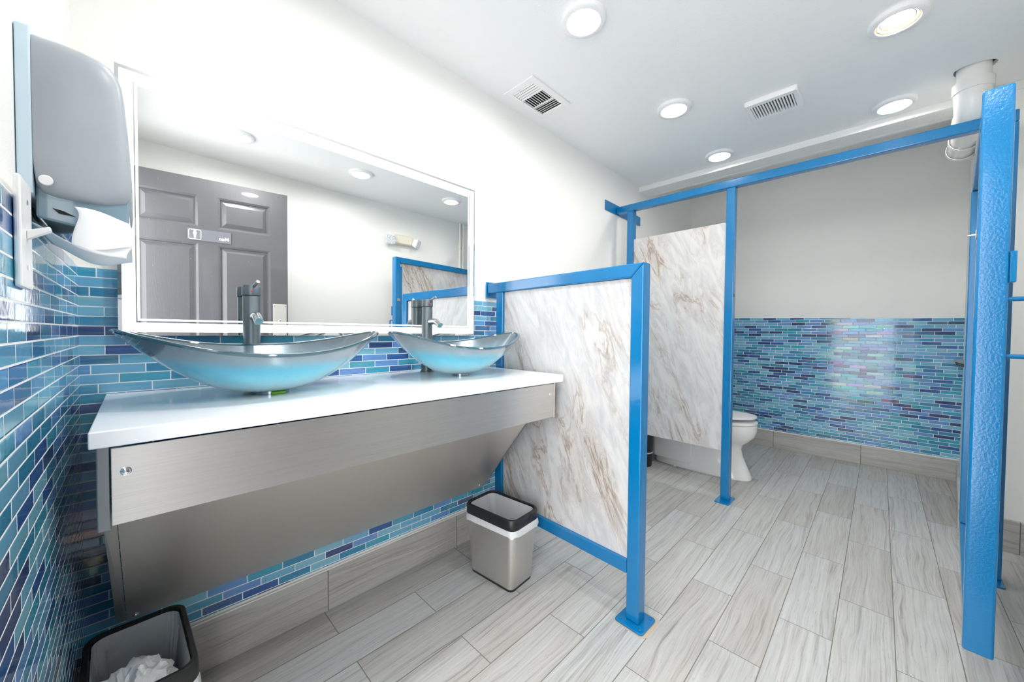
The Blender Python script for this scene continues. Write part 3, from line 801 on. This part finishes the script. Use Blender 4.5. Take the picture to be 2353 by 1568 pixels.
# ================================================================= DRAIN PIPE
dp = empty('drain_pipe', (2.922, -1.800, H)); tag(dp, 'white plastic drain pipe elbowing out of the ceiling above the open stall door', 'pipe')
do_ = Vector((2.922, -1.800, H)); PR = .0555
bm = bmesh.new(); bm_tube(bm, [(2.922, -1.8, H + .2), (2.922, -1.8, 2.262)], PR, 40); obj('riser', off(bm, do_), M['pvc'], dp, smooth=True)
bm = bmesh.new()
pts = [(2.922, -1.8, 2.285), (2.922, -1.8, 2.225)]
for k in range(1, 10): a = R(10 * k); pts.append((2.922 + .075 * (1 - math.cos(a)), -1.8 - .001 * k, 2.225 - .075 * math.sin(a)))
bm_tube(bm, pts, .0605, 40); bm_tube(bm, [(2.922, -1.8, 2.29), (2.922, -1.8, 2.245)], .067, 40); bm_tube(bm, [(2.985, -1.8095, 2.15), (3.04, -1.811, 2.15)], .067, 40)
obj('elbow', off(bm, do_), M['pvc'], dp, smooth=True)
bm = bmesh.new(); pts = [(3.0, -1.811, 2.15), (3.42, -1.8205, 2.15)]
for k in range(1, 10): a = R(10 * k); pts.append((3.42 + .07 * math.sin(a), -1.8205 - .07 * (1 - math.cos(a)), 2.15))
bm_tube(bm, pts, PR, 40); obj('lateral_run', off(bm, do_), M['pvc'], dp, smooth=True)
for x in (3.27, 3.43):
    bm = bmesh.new(); yc = -1.811 - .0225 * (x - 3.0); secs = []
    path = [(0.060 * math.cos(R(a)), .060 * math.sin(R(a))) for a in range(-160, 161, 10)]
    path = [(-.085, .085)] + [(-.064, .06)] + [(.0605 * math.cos(R(a)), .0605 * math.sin(R(a))) for a in range(130, -181, -10)] if False else [(.0605 * math.cos(R(a)), .0605 * math.sin(R(a))) for a in range(120, -210, -10)]
    loft(bm, [[(x - .012, yc + a[0], 2.15 + a[1]), (x + .012, yc + a[0], 2.15 + a[1]), (x + .012, yc + a[0] * 1.05, 2.15 + a[1] * 1.05), (x - .012, yc + a[0] * 1.05, 2.15 + a[1] * 1.05)] for a in path])
    obj('strap', off(bm, do_), M['white_plastic'], dp, smooth=True)
for i, (x, lab) in enumerate(((2.786, 'thin white vertical conduit left of its twin on the wall opposite the mirror, seen reflected'), (2.832, 'thin white vertical conduit right of its twin on the wall opposite the mirror, seen reflected'))):
    bm = bmesh.new(); bm_tube(bm, [(x, YS + .020, .6), (x, YS + .020, H - .001)], .014 if i == 0 else .010, 14); bm_tube(bm, [(x, YS + .020, 2.06), (x, YS + .020, 2.09)], .018 if i == 0 else .014, 14)
    o = obj('conduit', bm, M['pvc'], smooth=True); tag(o, lab, 'conduit', 'conduits on the wall opposite the mirror')

# corner shelf in the stall
bm = bmesh.new(); bm_prism(bm, [(4.05, -1.9235), (4.40, -1.9545), (4.40, -1.905)], 2, .895, .913)
sh = obj('corner_shelf', bm, M['shelf_top'], bevel=.001); tag(sh, 'small triangular grey shelf in the far stall corner, edge of dark wood', 'shelf')
bm = bmesh.new(); bm_prism(bm, [(4.05, -1.9235), (4.395, -1.9540), (4.395, -1.917)], 2, .872, .8945)
obj('wooden_support', bm, M['shelf_wood'], sh)

# ================================================================= CEILING FITTINGS
def make_light(lampmat):
    t = empty('ceiling_light', (0, 0, H))
    bm = bmesh.new(); bm_lathe(bm, [(.0645, -.0165), (.066, -.019), (.083, -.0185), (.0875, -.015), (.0885, -.0005), (.080, -.0005), (.0645, -.010)], 64, close=True); obj('trim_ring', bm, M['white_plastic'], t, smooth=True)
    bm = bmesh.new(); vs_ = [bm.verts.new((.0640 * math.cos(2 * math.pi * k / 48), .0640 * math.sin(2 * math.pi * k / 48), -.0135)) for k in range(48)]
    vt_ = [bm.verts.new((v.co.x, v.co.y, -.0105)) for v in vs_]; bm.faces.new(vs_[::-1]); bm.faces.new(vt_)
    for k in range(48): bm.faces.new((vs_[k], vs_[(k + 1) % 48], vt_[(k + 1) % 48], vt_[k]))
    obj('diffuser', bm, lampmat, t)
    return t
far = make_light(M['lamp']); near = make_light(M['lamp_near'])
spots = [(1.392, -.638, near, 'round ceiling light nearest the mirror, large at the top centre of the photo'),
         (2.243, -.664, far, 'round ceiling light between the two ceiling vents'),
         (3.016, -.680, far, 'round ceiling light by the white beam, nearest the mirror wall'),
         (2.262, -1.535, far, 'round ceiling light with its recessed lamp visible, top right of the photo'),
         (3.035, -1.540, far, 'round ceiling light by the white beam, nearest the drain pipe'),
         (1.392, -1.550, near, 'round ceiling light above the camera, seen only in the mirror'),
         (.590, -1.552, near, 'round ceiling light nearest the entrance door, faint in the mirror'),
         (.590, -.640, near, 'round ceiling light above the near sink')]
used = set()
for x, y, src, lab in spots:
    if id(src) in used: o = copy_tree(src)
    else: o = src; used.add(id(src))
    if 'recessed lamp' in lab:
        for c in list(o.children):
            if c.name.startswith('diffuser'): D.objects.remove(c)
        bm = bmesh.new(); bm_lathe(bm, [(.0640, -.0125), (.0600, -.0135), (.0500, -.0040), (.0520, -.0022), (.0650, -.0022)], 48, close=True); obj('reflector', bm, M['reflector'], o, smooth=True)
        bm = bmesh.new(); bm_lathe(bm, [(.0495, -.0024), (.0495, -.0042), (.0480, -.0046)], 48); obj('bulb', bm, M['lamp'], o)
        bm = bmesh.new(); bm_lathe(bm, [(.0490, -.0058), (.0518, -.0058), (.0518, -.0048), (.0490, -.0048)], 48, close=True); obj('retaining_ring', bm, M['silver'], o, smooth=True)
    o.location = (x, y, H); tag(o, lab, 'ceiling light', 'round white ceiling lights')

v1 = empty('supply_vent', (1.652, -.170, H)); tag(v1, 'square white three-way air vent on the ceiling near the mirror wall', 'air vent')
X0, X1, Y0, Y1 = -.158, .158, -.104, .104
bm = bmesh.new()
for b in ((X0, X1, Y0, Y0 + .034), (X0, X1, Y1 - .034, Y1), (X0, X0 + .034, Y0 + .034, Y1 - .034), (X1 - .034, X1, Y0 + .034, Y1 - .034), (-.050, -.043, Y0 + .034, Y1 - .034), (.043, .050, Y0 + .034, Y1 - .034)): bm_box(bm, b[0], b[1], b[2], b[3], -.008, -.0005)
obj('frame', bm, M['white_plastic'], v1, bevel=.0015)
obj('duct_opening', B((X0 + .03, X1 - .03, Y0 + .03, Y1 - .03, -.0012, -.0006)), M['dark'], v1)
def slat(x0, x1, y0, y1, axis, tilt, par, wd=.012):
    bm = bmesh.new(); c = ((x0 + x1) / 2, (y0 + y1) / 2, -.0052)
    if axis == 'y': bm_box(bm, -wd / 2, wd / 2, (y0 - y1) / 2, (y1 - y0) / 2, -.0006, .0006); rot = (0, tilt, 0)
    else: bm_box(bm, (x0 - x1) / 2, (x1 - x0) / 2, -wd / 2, wd / 2, -.0006, .0006); rot = (tilt, 0, 0)
    bmesh.ops.rotate(bm, verts=bm.verts, matrix=Euler(rot).to_matrix())
    obj('slat', bm, M['white_plastic'], par, loc=c)
for k in range(5): xx = X0 + .041 + k * .0165; slat(xx, xx, Y0 + .035, Y1 - .035, 'y', R(26), v1, .010)
for k in range(9): yy = Y0 + .042 + k * .0155; slat(-.0425, .0425, yy, yy, 'x', R(28), v1, .009)
for k in range(5): xx = .059 + k * .0155; slat(xx, xx, Y0 + .035, Y1 - .035, 'y', R(-26), v1, .013)
bm = bmesh.new(); bm_tube(bm, [(X0 + .030, .02, -.008), (X0 + .046, .02, -.024)], .0025, 8); obj('damper_lever', bm, M['white_plastic'], v1, smooth=True)

v2 = empty('exhaust_vent', (2.575, -1.072, H)); tag(v2, 'white slotted exhaust fan cover on the ceiling between two lights', 'air vent')
X0, X1, Y0, Y1 = -.108, .108, -.118, .118
bm = bmesh.new()
out = rrect(.216, .238, .014, 4); inn = rrect(.205, .228, .012, 4)
loft(bm, [[(x, y, -.0005) for x, y in out], [(x, y, -.014) for x, y in out], [(x, y, -.024) for x, y in inn], [(x, y, -.024) for x, y in rrect(.150, .190, .003, 4)], [(x, y, -.0012) for x, y in rrect(.150, .190, .003, 4)]], closed=True)
obj('cover', bm, M['white_plastic'], v2, smooth=True)
obj('fan_opening', B((-.076, .076, -.096, .096, -.0035, -.0028)), M['dark'], v2)
for k in range(15):
    yy = -.0885 + k * .0127
    obj('slat', B((-.0755, .0755, yy - .0033, yy + .0033, -.0235, -.012)), M['white_plastic'], v2)

# ================================================================= EMERGENCY LIGHT (seen in the mirror)
el = empty('emergency_light', (2.045, YS, 1.955)); tag(el, 'cream twin-head emergency light on the wall opposite the mirror, seen reflected', 'emergency light')
bm = bmesh.new(); loft(bm, [[(x, .0005, z) for x, z in rrect(.21, .095, .008, 4, 0, .065)], [(x, .045, z) for x, z in rrect(.205, .090, .012, 4, 0, .065)], [(x, .055, z) for x, z in rrect(.185, .075, .012, 4, 0, .065)]])
obj('housing', bm, M['cream_plastic'], el, smooth=True)
for sx in (-1, 1):
    bm = bmesh.new(); loops = []
    for d, s_ in ((0, .075), (.03, .092), (.05, .095)):
        loops.append([(x, d, z) for x, z in rrect(s_, s_, .018, 5)])
    loft(bm, loops); hd = obj('lamp_head', bm, M['white_plastic'], el, smooth=True, loc=(sx * .135, .03, .060)); hd.rotation_euler = (R(-22), 0, R(18 if sx < 0 else -38))
    bm = bmesh.new(); loft(bm, [[(x, d, z) for x, z in rrect(.082, .082, .012, 5)] for d in (.0501, .054)]); obj('lens', bm, M['emlens'], hd)

# ================================================================= PAPER TOWEL DISPENSER on the west wall
YD = -.67
pd = empty('paper_towel_dispenser', (0.0005, -.54, 1.215)); tag(pd, 'smoke grey paper towel dispenser high on the left wall above the mosaic', 'paper towel dispenser')
po = Vector((0.0005, -.54, 1.215))
obj('back_plate', off(B((.0008, .0145, YD - .002, YD + .262, 1.272, 1.502)), po), M['disp_back'], pd, bevel=.002)
prof = [(.0148, 1.4985), (.040, 1.4992), (.062, 1.497), (.078, 1.4935), (.090, 1.487), (.098, 1.476), (.1018, 1.464), (.1045, 1.440), (.1065, 1.412), (.1092, 1.370), (.1112, 1.325), (.1118, 1.305), (.110, 1.290), (.1055, 1.281), (.085, 1.274), (.060, 1.2722), (.035, 1.274), (.022, 1.278), (.0165, 1.286), (.0148, 1.300)]
bm = bmesh.new()
def ins(pf, d, cx_=.0148, cz_=1.385): return [(cx_ + (x - cx_) * (1 - d / .097), cz_ + (z - cz_) * (1 - d / .112)) for x, z in pf]
loft(bm, [[(x, YD + .000, z) for x, z in ins(prof, .05)]] + [[(x, YD + yy, z) for x, z in ins(prof, d)] for yy, d in ((.0, .040), (.0008, .026), (.0022, .016), (.0045, .009), (.008, .004), (.013, .001), (.020, 0))] + [[(x, YD + yy, z) for x, z in ins(prof, d)] for yy, d in ((.240, 0), (.256, .004), (.260, .010))])
obj('cover', off(bm, po), M['disp_grey'], pd, smooth=True)
prof2 = [(.0148, 1.300), (.100, 1.300), (.1085, 1.290), (.1075, 1.262), (.1055, 1.222), (.094, 1.2255), (.075, 1.231), (.050, 1.2365), (.0148, 1.243)]
bm = bmesh.new(); bm_prism(bm, prof2, 1, YD + .014, YD + .248); obj('towel_tray', off(bm, po), M['disp_smoke'], pd, bevel=.003)
bm = bmesh.new(); bm_prism(bm, [(.026 + .0068 * math.cos(a * math.pi / 12), 1.2935 + .0072 * math.sin(a * math.pi / 12)) for a in range(24)], 1, YD - .0022, YD + .004); obj('lock_button', off(bm, po), M['white_plastic'], pd, bevel=.0008)
bm = bmesh.new(); bm_prism(bm, [(.030, 1.2585), (.040, 1.2565), (.052, 1.2505), (.036, 1.2520)], 1, YD + .0128, YD + .0139); obj('slot', off(bm, po), M['dark'], pd)
# folded towels hanging from the tray
def sheet(name, fn, nu, nv, mat, thick=.0006):
    bm = bmesh.new(); g = [[bm.verts.new(fn(i / nu, j / nv)) for j in range(nv + 1)] for i in range(nu + 1)]
    for i in range(nu):
        for j in range(nv): bm.faces.new((g[i][j], g[i + 1][j], g[i + 1][j + 1], g[i][j + 1]))
    o = obj(name, bm, mat, smooth=True); s_ = o.modifiers.new('s', 'SOLIDIFY'); s_.thickness = thick
    return o
def f1(u_, v_):
    x = .052 + .056 * u_ + .004 * math.sin(5 * v_)
    z = 1.262 - .050 * v_ - .012 * u_ + .006 * math.sin(3.2 * u_ + 4 * v_) - .010 * u_ * v_
    y = YD - .004 + .010 * v_ + .014 * math.sin(2.6 * u_) * (1 - v_) - .010 * math.sin(6 * u_) * .3
    return (x, y, z)
o = sheet('paper_towel', f1, 14, 12, M['paper']); tag(o, 'white paper towel hanging bent out of the grey dispenser tray', 'paper towel')
def f2(u_, v_):
    x = .010 + .100 * u_
    y = YD + .004 + .20 * v_
    z = 1.232 - .020 * u_ + .003 * math.sin(7 * u_ + 1) - .014 * math.sin(math.pi * u_)
    return (x, y, z)
o = sheet('paper_towel', f2, 16, 8, M['paper']); tag(o, 'flat edge of paper towels sagging along the underside of the dispenser', 'paper towel')

# light switch
ls = empty('light_switch', (0.0085, -.722, 1.205)); tag(ls, 'white toggle light switch plate on the left wall below the dispenser', 'light switch')
obj('plate', B((.0003, .0065, -.035, .035, -.070, .070)), M['white_plastic'], ls, bevel=.003, seg=3)
bm = bmesh.new(); bm_prism(bm, [(.0066, -.006), (.0066, .006), (.026, .014), (.027, .008)], 1, -.005, .005); obj('toggle', bm, M['white_plastic'], ls, bevel=.001)
for z in (.042, -.042):
    bm = bmesh.new(); bm_lathe(bm, [(.0035, 0), (.0035, .001)], 12); s_ = obj('screw', bm, M['chrome'], ls, loc=(.0066, 0, z)); s_.rotation_euler = (0, R(90), 0)
